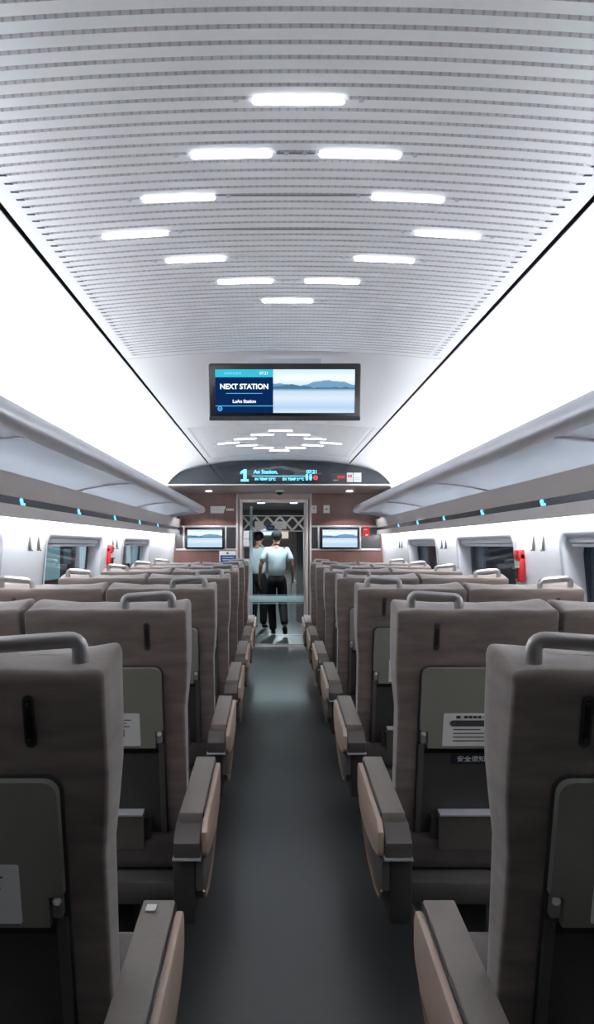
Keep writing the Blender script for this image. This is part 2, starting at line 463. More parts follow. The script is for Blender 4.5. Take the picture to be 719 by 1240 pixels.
# cove lamps: real strip lamps on top of the racks and behind the valances
def strip_lamp(name, x, z, w, y0, y1, rot, power, col):
    l = bpy.data.lights.new(name, 'AREA'); l.shape = 'RECTANGLE'; l.size = w; l.size_y = y1-y0
    l.energy = power; l.color = col
    o = bpy.data.objects.new(name, l); C.objects.link(o)
    o.location = (x, (y0+y1)/2, z); o.rotation_euler = rot
    return o
for s in (-1, 1):
    strip_lamp('cove_lamp', s*1.36, 1.89, .07, .3, YH, (0, PI + s*math.radians(33), 0), 68, (.93, .96, 1))
    strip_lamp('window_lamp', s*1.432, 1.608, .03, .7, YE-.1, (0, s*math.radians(-12), 0), 46, (.95, .97, 1))

# ------------------------------------------------------------------ header, end wall, door
def head_top(x): 
    t = min(1, abs(x)/1.425); return 2.195 + .292*(max(0, 1-t**2.6))**.62
pts = [(-1.425, 2.195), (1.425, 2.195)] + [(1.425 - 2.85*i/40, head_top(1.425 - 2.85*i/40)) for i in range(1, 40)]
struct(box('wall_end', (-1.62, 1.62, YH+.06, YH+.10, 2.19, 2.74), M['cove']))
HB = thing('display_board', 'dark arched display board above the end wall with blue station text', 'display board', (0, YH, 0))
prism('board_panel', pts, 'y', 0, .055, M['head'], HB)
box('board_sill', (-1.44, 1.44, -.015, .03, 2.180, 2.197), M['trimm'], HB, .003)
def hx(px): return (px-332)*9.1/900 - .057
def hz(py): return 1.45 + (660-py)*9.1/900
x, z = hx(296), hz(583)
prism('car_number', [(x-.045, z), (x+.05, z), (x+.05, z+.026), (x+.024, z+.026), (x+.024, z+.15), (x-.006, z+.15), (x-.05, z+.118), (x-.05, z+.090), (x-.014, z+.108), (x-.014, z+.026), (x-.045, z+.026)], 'y', -.003, -.001, M['led'], HB)
text('station_text', 'An Station,', .066, (hx(307), -.003, hz(571.5)), M['led'], HB, align='LEFT', bold=.001)
box('text_divider', (hx(305), hx(373), -.003, -.001, hz(576.8), hz(576.2)), M['led'], HB)
text('temperature_text', 'IN TEMP 23°C', .042, (hx(321), -.003, hz(580.3)), M['led'], HB, bold=.0012)
text('temperature_text', 'EX TEMP 26°C', .042, (hx(355), -.003, hz(580.3)), M['led'], HB, bold=.0012)
text('clock_text', '07:21', .06, (hx(377.5), -.003, hz(571.5)), M['led'], HB, bold=.001)
bm = bmesh.new()
for px in (371.5, 376):
    x = hx(px); z = hz(578)
    add_prism(bm, [(x+.014*math.cos(a*PI/5), z+.026+.014*math.sin(a*PI/5)) for a in range(10)], 'y', -.003, -.001)
    add_prism(bm, [(x-.018, z+.010), (x+.018, z+.010), (x+.012, z-.035), (x-.012, z-.035)], 'y', -.003, -.001)
link_mesh('toilet_pictogram', bm, M['led'], HB)
bm = bmesh.new()
x, z = hx(382), hz(578.5)
ring = [(math.cos(a*PI/8), math.sin(a*PI/8)) for a in range(16)]
vo = [bm.verts.new((x+.028*c, -.003, z+.028*q)) for c, q in ring]; vi = [bm.verts.new((x+.019*c, -.003, z+.019*q)) for c, q in ring]
for k in range(16): bm.faces.new((vo[k], vo[(k+1) % 16], vi[(k+1) % 16], vi[k]))
add_box(bm, x-.018, x+.018, -.004, -.002, z-.004, z+.004)
link_mesh('no_smoking_pictogram', bm, M['ledr'], HB)
def plate(name, label, cat, px0, px1, py0, py1, Yw, m, extra=None, r=.004, th=.004):
    s_ = Yw/900
    X0, X1 = (px0-332)*s_-.057, (px1-332)*s_-.057; Z1, Z0 = 1.45+(660-py0)*s_, 1.45+(660-py1)*s_
    R = thing(name, label, cat, ((X0+X1)/2, Yw, Z0))
    w, h = X1-X0, Z1-Z0
    prism('plate', rrect(-w/2, w/2, 0, h, r, 2), 'y', -th, 0, m, R)
    if extra: extra(R, w, h, -th-.0008)
    return R
def lines(R, w, h, y, rows, m, x0=-.4, x1=.4):
    bm = bmesh.new()
    for f, t in rows: add_box(bm, x0*w, x0*w+(x1-x0)*w*f, y, y+.0006, h*t-h*.025, h*t+h*.025)
    link_mesh('print', bm, m, R)
def exit_x(R, w, h, y):
    box('red_band', (-w*.42, w*.42, y, y+.0006, h*.38, h*.62), M['redp'], R)
plate('safety_sticker', 'narrow red and grey sticker on the dark header beside two white notices', 'sticker', 402, 417.5, 573, 583.5, YH-.001, M['vdark'],
      lambda R, w, h, y: (box('red_band', (-w*.1, w*.5, y, y+.0006, h*.4, h*.72), M['redp'], R), lines(R, w, h, y, [(.5, .2)], M['paper'])))
plate('notice', 'white notice with red pictograms on the dark header', 'notice', 419.8, 427.3, 572.5, 583.8, YH-.001, M['paper'],
      lambda R, w, h, y: (box('red_mark', (-w*.3, -w*.05, y, y+.0006, h*.5, h*.8), M['redp'], R), box('red_mark', (w*.05, w*.3, y, y+.0006, h*.5, h*.8), M['redp'], R)))
plate('notice', 'plain white notice at the right end of the header row', 'notice', 427.9, 437.3, 572.5, 583.8, YH-.001, M['paper'],
      lambda R, w, h, y: lines(R, w, h, y, [(1, .3), (.8, .5)], M['beige']))

def ex(px): return (px-332)*YE/900 - .057
def ez(py): return 1.45 + (660-py)*YE/900
struct(box('ceiling_soffit', (-1.45, 1.45, YH+.03, YE, 2.185, 2.21), M['soffit']))
DX0, DX1, DZ = ex(290), ex(373), ez(604.5)
bm = bmesh.new()
add_box(bm, -1.62, DX0, YE, YE+.09, 0, 2.2); add_box(bm, DX1, 1.62, YE, YE+.09, 0, 2.2); add_box(bm, DX0, DX1, YE, YE+.09, DZ, 2.2)
struct(link_mesh('wall_far', bm, M['wood']))
zt, zb = ez(637.5), ez(665.5)
k = 1
for x0, x1 in ((-1.46, ex(287)), (ex(376.5), 1.46)):
    struct(box('trim_5', (x0, x1, YE-.012, YE, zt-.012, zt+.012), M['trimm'], bev=.003))
    struct(box('trim_6', (x0, x1, YE-.012, YE, zb-.014, zb+.014), M['trimm'], bev=.003))
    struct(box('trim_7', (x0, x1, YE-.006, YE, zb+.014, zt-.012), M['gloss']))
for px in (287.2, 375.8):
    struct(box('trim_8', (ex(px)-.016, ex(px)+.016, YE-.02, YE, 0, 2.185), M['trimm'], bev=.003))
for px in (222.5, 273.2, 385.5, 436):
    struct(box('trim_9', (ex(px)-.012, ex(px)+.012, YE-.014, YE, zb, zt), M['trimm'], bev=.003))
struct(box('trim_10', (ex(288.5), ex(374.5), YE-.008, YE, DZ, 2.185), M['soffit']))
for px0, px1, sd in ((225, 271.3, 'left'), (388, 434.3, 'right')):
    R = thing('wall_screen', 'small wall screen showing a misty lake, %s of the glass door' % sd, 'screen', (ex((px0+px1)/2), YE-.006, ez(665)), 'lake screens on the end wall')
    w = ex(px1)-ex(px0); h = ez(639.3)-ez(665)
    prism('bezel', rrect(-w/2, w/2, 0, h, .012, 3), 'y', -.03, 0, M['black'], R, bev=.004)
    uv_quad('display', -w/2+.026, w/2-.026, .03, h-.026, -.0315, M['lake'], R)
# end wall notices
R = thing('wall_plaque', 'white slanted plaque with a line of small lettering beside it, left of the door', 'sign', (ex(254.5), YE, ez(621.5)))
w = ex(273.5)-ex(254.5); h = ez(613)-ez(621.5)
prism('plate', [(0, 0), (w*.84, 0), (w, h), (0, h)], 'y', -.005, 0, M['paper'], R)
lines(R, w, h, -.006, [(.8, .5)], M['beige'], .1, .8)
bm = bmesh.new()
for k in range(5): add_box(bm, w*1.03+k*.022, w*1.03+k*.022+.016, -.003, 0, h*.35, h*.68)
link_mesh('print', bm, M['paper'], R)
plate('wall_notice', 'small white notice plate beside the door frame, right of the door', 'sign', 376.8, 383.2, 612, 621.3, YE-.001, M['paper'],
      lambda R, w, h, y: (box('dark_square', (-w*.25, w*.25, y, y+.0006, h*.4, h*.85), M['beige'], R), lines(R, w, h, y, [(1, .15)], M['redp'])))
plate('wall_switch', 'white square call plate with a dark button, right of the small notice', 'switch', 391.5, 399, 611.8, 621.3, YE-.001, M['paper'],
      lambda R, w, h, y: disc('button', 0, y-.004, h*.5, w*.14, .005, M['black'], R, 'y', 12))
R = plate('fire_alarm_sign', 'red alarm sign with a white mark above the right screen band', 'sign', 439, 447.5, 637.8, 649.5, YE-.008, M['red'],
      lambda R, w, h, y: (box('white_mark', (-w*.1, w*.25, y, y+.0006, h*.08, h*.22), M['paper'], R), lines(R, w, h, y, [(.7, .7)], M['paper'], -.3, .3)))
R = plate('information_sign', 'blue and white information notice under the left screen', 'sign', 265.5, 285.5, 667.2, 680.5, YE-.015, M['paper'],
      lambda R, w, h, y: (box('blue_field', (-w*.44, w*.5, y, y+.0006, 0, h*.62), M['blue'], R), lines(R, w, h, y-.001, [(.9, .42), (.8, .2)], M['paper'], -.3, .45),
                          disc('emblem', -.0, y-.001, h*.8, h*.1, .001, M['ink'], R, 'y', 10)))
# downlights and camera dome in the soffit
for px, sd in ((252.5, 'left'), (423, 'right')):
    X = (px-332)*10.05/900-.057
    R = thing('downlight', 'round lit downlight in the soffit %s of the camera dome' % sd, 'downlight', (X, 10.05, 2.185), 'soffit downlights')
    disc('diffuser', 0, 0, -.012, .045, .012, M['spot'], R); 
    bm = bmesh.new()
    vo = [bm.verts.new((.062*c, .062*q, -.002)) for c, q in ring]; vi = [bm.verts.new((.045*c, .045*q, -.012)) for c, q in ring]
    for k in range(16): bm.faces.new((vo[k], vo[(k+1) % 16], vi[(k+1) % 16], vi[k]))
    link_mesh('bezel', bm, M['frame'], R)
    l = bpy.data.lights.new('downlight_lamp', 'SPOT'); l.energy = 42; l.spot_size = math.radians(120); l.shadow_soft_size = .04; l.color = (.9, .95, 1)
    o = bpy.data.objects.new('downlight_lamp', l); C.objects.link(o); o.location = (X, 10.05, 2.165)
R = thing('camera_dome', 'white ceiling camera dome with black lens above the door', 'security camera', (.015, 10.05, 2.185))
disc('mount_ring', 0, 0, -.02, .062, .02, M['paper'], R)
bm = bmesh.new(); bmesh.ops.create_uvsphere(bm, u_segments=20, v_segments=12, radius=.045)
for v in bm.verts: v.co.z = v.co.z*.9 - .02
link_mesh('dome', bm, M['black'], R, True)

# door frame, fixed pocket panel, sliding glass leaf
E = bpy.data.objects.new('door_1', None); C.objects.link(E); struct(E); E.location = (0, 0, 0)
fw = .042
box('door_frame', (DX0, DX0+fw, YE-.02, YE+.11, 0, DZ), M['door'], E, .004)
box('door_frame', (DX1-fw, DX1, YE-.02, YE+.11, 0, DZ), M['door'], E, .004)
box('door_frame', (DX0+fw, DX1-fw, YE-.02, YE+.11, DZ-.045, DZ), M['door'], E, .004)
box('threshold', (DX0+fw, DX1-fw, YE-.03, YE+.11, 0, .012), M['trimm'], E, .003)
pz0 = 0.0
# narrow side leaf on the left with a glazed top
LX0, LX1 = DX0+fw, ex(302.5)
bm = bmesh.new()
add_box(bm, LX0, LX1, YE+.045, YE+.065, 0, ez(655)); 
link_mesh('side_panel', bm, M['door'], E)
box('panel_window', (LX0+.02, LX1-.01, YE+.040, YE+.046, ez(676.5), ez(662.5)), M['vdark'], E)
SLX0, SLX1 = ex(302.5), ex(369)
prism('glass_leaf', [(SLX0, .03), (SLX1, .03), (SLX1, DZ-.05), (LX0, DZ-.05), (LX0, ez(655)), (SLX0, ez(655))], 'y', YE+.050, YE+.060, M['dglass'], E)
box('leaf_edge', (SLX0, SLX0+.035, YE+.040, YE+.048, .03, ez(613)), M['etch'], E)
box('leaf_edge', (SLX1-.012, SLX1+.004, YE+.042, YE+.068, .03, DZ-.05), M['alu'], E)
box('leaf_rail', (SLX0, SLX1, YE+.040, YE+.070, .012, .035), M['trimm'], E)
# etched lattice band
bm = bmesh.new(); zl0, zl1 = ez(643), ez(624.5)
add_box(bm, LX0, SLX1, YE+.044, YE+.049, zl1-.006, zl1+.006); add_box(bm, LX0, SLX1, YE+.044, YE+.049, zl0-.006, zl0+.006)
nl = 5; ww = (SLX1-LX0)/nl
for off in (0, .16, ):
    for k in range(nl):
        a, b = LX0+k*ww, LX0+(k+1)*ww
        for (p, q) in (((a, zl0), (b, zl1)), ((a, zl1), (b, zl0))):
            for d in (-.022, .022):
                p2 = (p[0], min(max(p[1]+d, zl0), zl1)); q2 = (q[0], min(max(q[1]+d, zl0), zl1))
                nx, nz = -(q2[1]-p2[1]), (q2[0]-p2[0]); ln = math.hypot(nx, nz); nx, nz = nx/ln*.006, nz/ln*.006
                if off == 0:
                    add_prism(bm, [(p2[0]-nx, p2[1]-nz), (q2[0]-nx, q2[1]-nz), (q2[0]+nx, q2[1]+nz), (p2[0]+nx, p2[1]+nz)], 'y', YE+.044, YE+.048)
link_mesh('etched_lattice', bm, M['paper'], E)
# push band across the leaf
zb0, zb1 = ez(729.5), ez(722)
box('push_band', (SLX0-.01, SLX1, YE+.028, YE+.046, zb0, zb1), mat('pale_teal_band', (176,206,208), .3), E, .004)
box('band_line', (SLX0-.01, SLX1, YE+.034, YE+.046, zb0-.022, zb0-.014), M['etch'], E)
box('band_line', (SLX0-.01, SLX1, YE+.034, YE+.046, zb1+.010, zb1+.018), M['etch'], E)
# stickers on the glass
for nm, lb, a, b, c, d, mm, Yq in (('door_sticker', 'white square sticker behind the lattice band of the glass door', 308.5, 319, 631.5, 642, 'paper', YE+.043),
        ('door_sticker', 'blue oval sticker at the centre of the lattice band', 322.5, 332, 636, 642.5, 'blue', YE+.042),
        ('door_sticker', 'wide white sticker right of the blue oval one', 332.5, 346.5, 631.5, 640.5, 'paper', YE+.043),
        ('door_sticker', 'upper white notice on the left door leaf', 294.5, 301.5, 643, 652.5, 'paper', YE-.022),
        ('door_sticker', 'lower white notice on the left door leaf', 294.5, 301.5, 653, 661, 'paper', YE-.022),
        ('door_sticker', 'pale green round-marked sticker at the foot of the left door leaf', 294.5, 301.5, 677.5, 684, 'paper', YE-.022)):
    def ext(R, w, h, y, lb=lb, mm=mm):
        if 'green' in lb: disc('green_mark', 0, y-.0005, h*.5, h*.33, .001, M['green'], R, 'y', 14)
        elif mm == 'blue': lines(R, w, h, y, [(1, .5)], M['paper'], -.28, .28)
        elif 'leaf' in lb: lines(R, w, h, y, [(.8, .6), (.6, .4), (1, .15)], M['beige'])
        else: lines(R, w, h, y, [(.9, .7), (.7, .45), (.9, .2)], M['beige'])
    plate(nm, lb, 'sticker', a, b, c, d, Yq, M[mm], ext, r=.03 if mm == 'blue' else .004, th=.002)

# vestibule behind the door
VE = 14.2
struct(box('floor_vestibule', (-1.3, 1.3, YE, 19, -.06, 0), M['floor']))
struct(box('ceiling_vestibule', (-1.3, 1.3, YE+.09, 19, 2.12, 2.16), M['vest']))
struct(box('wall_vestibule_left', (-.98, -.90, YE+.09, VE, 0, 2.12), M['vest']))
struct(box('wall_vestibule_right', (.50, .58, YE+.09, VE, 0, 2.12), M['vest']))
bm = bmesh.new()
add_box(bm, -1.3, -.50, VE, VE+.1, 0, 2.12); add_box(bm, .36, 1.3, VE, VE+.1, 0, 2.12); add_box(bm, -.50, .36, VE, VE+.1, 1.95, 2.12)
struct(link_mesh('wall_vestibule_end', bm, M['vest']))
struct(box('wall_gangway', (-1.3, 1.3, 18.9, 19, 0, 2.12), M['vest']))
for sx in (-1.05, .95): struct(box('wall_gangway_side', (sx-.04, sx+.04, VE+.1, 19, 0, 2.12), M['vest']))
struct(box('trim_11', (DX0+.02, DX1-.02, 11.95, 11.99, 0, .006), M['trimm']))
for i, (px, py, Yv) in enumerate(((316, 613.5, 11.7), (355.5, 613.5, 11.7), (322, 630, 15.6), (345, 630, 15.6))):
    X = (px-332)*Yv/900-.057
    R = thing('downlight', 'round lit lamp in the vestibule ceiling, %s %s of the pair' % (('near', 'far')[i//2], ('left', 'right')[i % 2]), 'downlight', (X, Yv, 2.12), 'vestibule ceiling lamps')
    disc('diffuser', 0, 0, -.012, .055, .012, M['spot'], R); disc('bezel', 0, 0, -.005, .075, .005, M['frame'], R)
    l = bpy.data.lights.new('vestibule_lamp', 'SPOT'); l.energy = 60 if i < 2 else 260; l.spot_size = math.radians(140); l.shadow_soft_size = .05; l.color = (.93, .97, 1)
    o = bpy.data.objects.new('vestibule_lamp', l); C.objects.link(o); o.location = (X, Yv, 2.10)
# lit panels and handrail in the vestibule
R = thing('grab_rail', 'tall white vertical grab rail on the right vestibule wall', 'grab rail', (.44, 12.4, .75))
bm = bmesh.new(); add_tube(bm, [(.06, 0, 0), (.01, 0, 0), (0, 0, .03), (0, 0, .97), (.01, 0, 1.0), (.06, 0, 1.0)], .016); link_mesh('rail', bm, M['alu'], R, True)
for z in (0, 1): disc('wall_flange', .052, 0, z, .03, .008, M['alu'], R, 'x', 14)
tag(box('lit_sign', (.08, .30, 18.86, 18.895, 1.62, 1.82), emis('lit_notice', (255,225,200), .9)), 'warm lit notice on the far gangway wall behind the walking man', 'sign')
tag(box('lit_sign', (-.42, -.10, 18.86, 18.895, 1.70, 1.86), emis('lit_panel', (235,240,245), 1.2)), 'pale lit panel on the far gangway wall, left side', 'sign')

# ------------------------------------------------------------------ hanging television
TY = 4.05
def tx(px, Y=TY): return (px-332)*Y/900-.057
TVR = thing('ceiling_television', 'wide dark-framed ceiling screen showing NEXT STATION beside a lake', 'television', (tx(344.7), TY, 1.45+220*TY/900), None, (math.radians(9), 0, 0))
W = 184.5*TY/900/2; H = 67.5*TY/900
prism('bezel', rrect(-W, W, -H, 0, .012, 3), 'y', 0, .05, M['black'], TVR, bev=.004)
prism('lower_lip', rrect(-W, W, -H-.004, -H+.02, .005, 3), 'y', -.008, .02, M['vdark'], TVR)
iw0, iw1 = -W+.035, W-.032; iz0, iz1 = -H+.038, -.032; mid = iw0 + (iw1-iw0)*.415
box('screen_left_half', (iw0, mid, -.0015, 0, iz0, iz1), M['scrnavy'], TVR)
box('title_band', (iw0, mid, -.0025, 0, iz1-.042, iz1), M['scrteal'], TVR)
uv_quad('lake_picture', mid, iw1, iz0, iz1, -.0018, M['lake'], TVR)
cxm = (iw0+mid)/2
bm = bmesh.new()
for k in range(6): add_box(bm, iw0+.05+k*.016, iw0+.062+k*.016, -.0035, -.0025, iz1-.027, iz1-.015)
link_mesh('title_marks', bm, M['cyan'], TVR)
text('time_text', '07:21', .022, (mid-.05, -.004, iz1-.021), M['scrwht'], TVR)
text('next_station_text', 'NEXT STATION', .0385, (cxm, -.004, iz1-.093), M['scrwht'], TVR, bold=.0012, scx=.98)
box('text_line', (cxm-.10, cxm+.10, -.0035, -.002, iz1-.130, iz1-.1275), M['cyan'], TVR)
text('station_name_text', 'LuAn Station', .0245, (cxm, -.004, iz1-.172), M['scrwht'], TVR, bold=.0006)
box('footer_line', (iw0, mid, -.0035, -.002, iz0+.036, iz0+.039), M['cyan'], TVR)
bm = bmesh.new()
x, z = iw0+.025, iz0+.022
vo = [bm.verts.new((x+.013*c, -.004, z+.013*q)) for c, q in ring]; vi = [bm.verts.new((x+.0095*c, -.004, z+.0095*q)) for c, q in ring]
for k in range(16): bm.faces.new((vo[k], vo[(k+1) % 16], vi[(k+1) % 16], vi[k]))
add_box(bm, x-.007, x+.007, -.0045, -.0035, z-.002, z+.002)
link_mesh('footer_emblem', bm, M['cyan'], TVR)
box('mount_bracket', (-.2, .2, .045, .085, -.12, .03), M['frame'], TVR)

# ------------------------------------------------------------------ seats
TAN = .21
def P(u, z, w):           # point on the leaning back plane: u across, z height, w proud of it towards the rear
    return (u, (1.24-z)*TAN - w, z - w*TAN*.6)
def make_backrest(hw, parent):
    bm = bmesh.new()
    levels = [.36, .42, .5, .6, .7, .8, .9, .98, 1.05, 1.11, 1.16, 1.195, 1.215]
    n = 9
    def ring_pts(z, ins=0, zz=None):
        wing = hw - (.012 if z < .9 else .012*max(0, 1-(z-.9)/.12))
        ry = (1.24-z)*TAN; fy = .205 + (.0 if z > .9 else (.9-z)*.12)
        if z > .98: fy += .012*math.sin((z-.98)/.235*PI)
        x0, x1, y0, y1 = -wing+ins, wing-ins, ry+ins*.9, max(fy-ins*1.6, ry+ins*.9+.03)
        rf = min(.045, (y1-y0)/1.9); rb = .009; out = []
        for cx, cy, a0, r in ((x1-rb, y0+rb, -PI/2, rb), (x1-rf, y1-rf, 0, rf), (x0+rf, y1-rf, PI/2, rf), (x0+rb, y0+rb, PI, rb)):
            for i in range(5):
                an = a0 + PI/2*i/4; out.append((cx+r*math.cos(an), cy+r*math.sin(an)))
        # points along the sides and faces, so that the top can rise and dip
        full = []
        for i, p in enumerate(out):
            q = out[(i+1) % len(out)]; full.append(p)
            d = math.hypot(q[0]-p[0], q[1]-p[1]); k = 9 if i in (9, 19) else (3 if i in (4, 14) else 0)
            for j in range(1, k+1): full.append((p[0]+(q[0]-p[0])*j/(k+1), p[1]+(q[1]-p[1])*j/(k+1)))
        return full
    rings = []
    for z in levels:
        rings.append([bm.verts.new((x, y, z)) for x, y in ring_pts(z)])
    # rounded top with raised corners
    base = ring_pts(1.215); cy0 = .11
    for f, dz in ((0, .012), (.002, .018), (.006, .0225), (.012, .0245), (.03, .025), (.055, .025), (.08, .025), (.10, .025)):
        ring_ = []
        for x, y in base:
            k = (hw-f)/hw if abs(x) > .02 else 1
            x2 = x*max(0, (hw-f*1.0)/hw); y2 = cy0 + (y-cy0)*max(.02, 1-f/.102)
            front = max(0, (y2-.03)/.17)
            ear = (.016*(abs(x2)/hw)**4 + .012)*math.sin(min(1, front)*PI*.62)
            ring_.append(bm.verts.new((x2, y2, 1.215+dz + ear*min(1, .3+dz/.025*.7) - .0015*math.sin(x*40))))
        rings.append(ring_)
    for r0, r1 in zip(rings, rings[1:]):
        m_ = len(r0)
        for k in range(m_): bm.faces.new((r0[k], r0[(k+1) % m_], r1[(k+1) % m_], r1[k]))
    bm.faces.new(rings[0][::-1]); bm.faces.new(rings[-1])
    bmesh.ops.recalc_face_normals(bm, faces=bm.faces)
    o = link_mesh('backrest', bm, M['fabric'], parent)
    o.data.shade_smooth()
    return o
def make_seat(s, aisle):
    """s = -1 left of the aisle, 1 right; local x=0 is the seat centre, a = towards the aisle"""
    a = -s if aisle else s                    # side on which handle and slot sit
    hw = .262 if aisle else .276
    R = thing('train_seat', '', 'seat')
    make_backrest(hw, R)
    # grab handle on the top corner
    hx0, hx1 = a*(hw-.052), a*(hw-.205)
    path = []
    def arc(p0, p1, p2, n=5):
        for i in range(n+1):
            t = i/n; path.append(tuple((1-t)**2*p0[k] + 2*t*(1-t)*p1[k] + t*t*p2[k] for k in range(3)))
    zt0, zt1 = 1.285, 1.278
    path.append((hx0, .055, 1.225))
    arc((hx0, .055, zt0-.02), (hx0, .055, zt0), (hx0-a*.02, .053, zt0))
    arc((hx1+a*.02, .042, zt1), (hx1, .040, zt1), (hx1, .040, zt1-.02))
    path.append((hx1, .040, 1.225))
    bm = bmesh.new(); add_tube(bm, path, .0150, 12, squash=.72); link_mesh('grab_handle', bm, M['handle'], R, True)
    # coat slot
    sx = a*(hw-.128)
    bm = bmesh.new(); pts = rrect(sx-.010, sx+.010, 1.105, 1.198, .0098, 5)
    add_prism(bm, [(p[0], p[1]) for p in pts], 'y', 0, 1, T=lambda x, y, z: P(x, z, .0025 if y < .5 else -.006))
    slot = link_mesh('hook_slot', bm, M['shell'], R)
    bm = bmesh.new()
    add_prism(bm, rrect(sx-.0055, sx+.0055, 1.112, 1.190, .0054, 5), 'y', 0, 1, T=lambda x, y, z: P(x, z, .0033 if y < .5 else -.004))
    link_mesh('slot_recess', bm, M['black'], slot)
    for zq in (1.118, 1.182):
        bm = bmesh.new(); bmesh.ops.create_uvsphere(bm, u_segments=8, v_segments=6, radius=.004, matrix=Matrix.Translation(P(sx, zq, .004)))
        link_mesh('slot_stud', bm, M['black'], slot, True)
    # rear shell inside the fabric
    PT = lambda w0, w1: (lambda x, y, z: P(x, z, w0 if y < .5 else w1))
    rear = prism('rear_shell', rrect(-.184, .184, .40, 1.056, .03, 5), 'y', 0, 1, M['shell'], R, T=PT(.004, -.02))
    box('rear_shell_groove', (-.180, .180, 0, 1, .752, .770), M['black'], rear, T=PT(.006, 0))
    # folded tray with corner notches
    nz, nx = .058, .026
    pts = [(-.178+nx, .775), (.178-nx, .775), (.178-nx, .775+nz), (.178, .775+nz+.004)]
    pts += [(.178-.025+.025*math.cos(t*PI/10), 1.05-.025+.025*math.sin(t*PI/10)) for t in range(6)]
    pts += [(-.178+.025-.025*math.sin(t*PI/10), 1.05-.025+.025*math.cos(t*PI/10)) for t in range(6)]
    pts += [(-.178, .775+nz+.004), (-.178+nx, .775+nz)]
    tray = prism('tray_table', pts, 'y', 0, 1, M['tray'], R, T=PT(.022, .004), bev=.003)
    for q in (-1, 1):
        l_ = box('tray_latch', (q*.165-.009, q*.165+.009, 0, 1, .790, .828), M['handle'], R, .004, T=PT(.016, .002))
        bm = bmesh.new(); bmesh.ops.create_uvsphere(bm, u_segments=10, v_segments=8, radius=.008, matrix=Matrix.Translation(P(q*.165, .824, .016)))
        link_mesh('latch_button', bm, M['paper'], l_, True)
        box('tray_arm', (q*.170-.009, q*.170+.009, 0, 1, .44, .786), M['shell2'], R, .003, T=PT(.014, .002))
    # notice glued on the tray
    n_ = prism('notice', rrect(-.104, .104, .784, .898, .004, 2), 'y', 0, 1, M['paper'], R, T=PT(.0232, .0222))
    bm = bmesh.new()
    def q_(x0, x1, z0, z1): add_box(bm, x0, x1, 0, 1, z0, z1, T=PT(.0238, .0233))
    if s > 0:
        add_prism(bm, rrect(-.082, .044, .853, .874, .010, 3), 'y', 0, 1, T=PT(.0238, .0233))
        add_prism(bm, rrect(.052, .092, .853, .874, .004, 3), 'y', 0, 1, T=PT(.0238, .0233))
        for i, (x0, x1) in enumerate(((-.07, .02), (-.07, .09), (-.07, .05), (-.07, .085))): q_(x0, x1, .840-i*.013, .8435-i*.013)
    else:
        q_(.012, .052, .818, .842); q_(-.085, -.02, .818, .842)
        for i, (x0, x1) in enumerate(((-.06, .05), (-.03, .075), (-.05, .06), (-.03, .07))): q_(x0, x1, .884-i*.011, .887-i*.011)
    link_mesh('printing', bm, M['ink'], n_)
    tw = Vector(P(0, .884, .0245))
    if s > 0:
        bm = bmesh.new()
        for k, (x0, x1) in enumerate(((-.062, -.048), (-.036, -.024), (-.021, -.009), (-.006, .006), (.009, .021), (.026, .085))):
            add_box(bm, x0, x1, 0, 1, .881 if k < 5 else .8835, .890 if k < 5 else .8865, T=PT(.0238, .0233))
        link_mesh('heading', bm, M['ink'], n_)
    if s > 0:
        st = prism('blue_sticker', rrect(-.068, .068, .712, .747, .003, 2), 'y', 0, 1, M['navy'], R, T=PT(.0055, .0045))
        text('sticker_text', '安全须知', .023, P(0, .730, .0072), M['paper'], st, rot=(PI/2+math.atan(TAN), 0, 0), scx=1.05)
    # magazine pocket with a bright top edge
    pk = prism('magazine_pocket', rrect(-.105, .105, .42, .545, .008, 3), 'y', 0, 1, M['tray2'], R, T=PT(.045, .006), bev=.003)
    box('pocket_edge', (-.105, .105, 0, 1, .545, .551), M['alu'], pk, .002, T=PT(.052, .008))
    for q in (-1, 1): box('pocket_bracket', (q*.118-.010, q*.118+.010, 0, 1, .44, .53), M['shell'], pk, .003, T=PT(.03, .004))
    # cushion, frame and foot
    bm = bmesh.new(); add_box(bm, -hw+.01, hw-.01, .13, .66, .34, .46, .035, 3)
    for v in bm.verts:
        if v.co.z > .40: v.co.z += .015*math.cos(v.co.x/hw*PI*.5)*1 + .02*(v.co.y-.13)
    link_mesh('seat_cushion', bm, M['cushion'], R, True)
    fr = box('seat_frame', (-hw+.015, hw-.015, .06, .62, .255, .335), M['shell2'], R, .012)
    box('pedestal', (-.07, .07, .16, .50, .028, .26), M['shell'], R, .01)
    box('floor_plate', (-.11, .11, .10, .58, 0, .03), M['black'], R, .006)
    box('foot_bar', (-.19, .19, -.05, .02, .115, .145), M['black'], R, .01)
    for q in (-1, 1): box('foot_bar_arm', (q*.17-.012, q*.17+.012, -.02, .13, .13, .27), M['shell'], R, .006)
    if aisle:
        # local x of the aisle line: seat centre at .605, aisle panel at .272
        def X(ax): return a*(.605-ax)
        def bx(name, ax0, ax1, y0, y1, z0, z1, m, par=R, bev=.004, T=None, seg=2):
            x0, x1 = sorted((X(ax0), X(ax1))); return box(name, (x0, x1, y0, y1, z0, z1), m, par, bev, T, seg)
        slope = lambda x, y, z: (x, y, z + (y-.47)*.062)
        arm = bx('armrest', .284, .358, -.045, .472, .598, .634, M['pad'], bev=.005, T=slope, seg=2)
        bx('armrest_seam', .2805, .286, -.035, .462, .575, .628, M['black'], arm, 0, slope)
        # body under the pad, with the lower step facing the rear
        ptsb = [(-.115, .500), (-.115, .532), (-.105, .540), (-.05, .572), (.46, .602), (.462, .54), (.40, .49), (.33, .475), (-.10, .475)]
        o = prism('armrest_body', ptsb, 'x', *sorted((X(.286), X(.368))), M['shell3'], R, bev=.005)
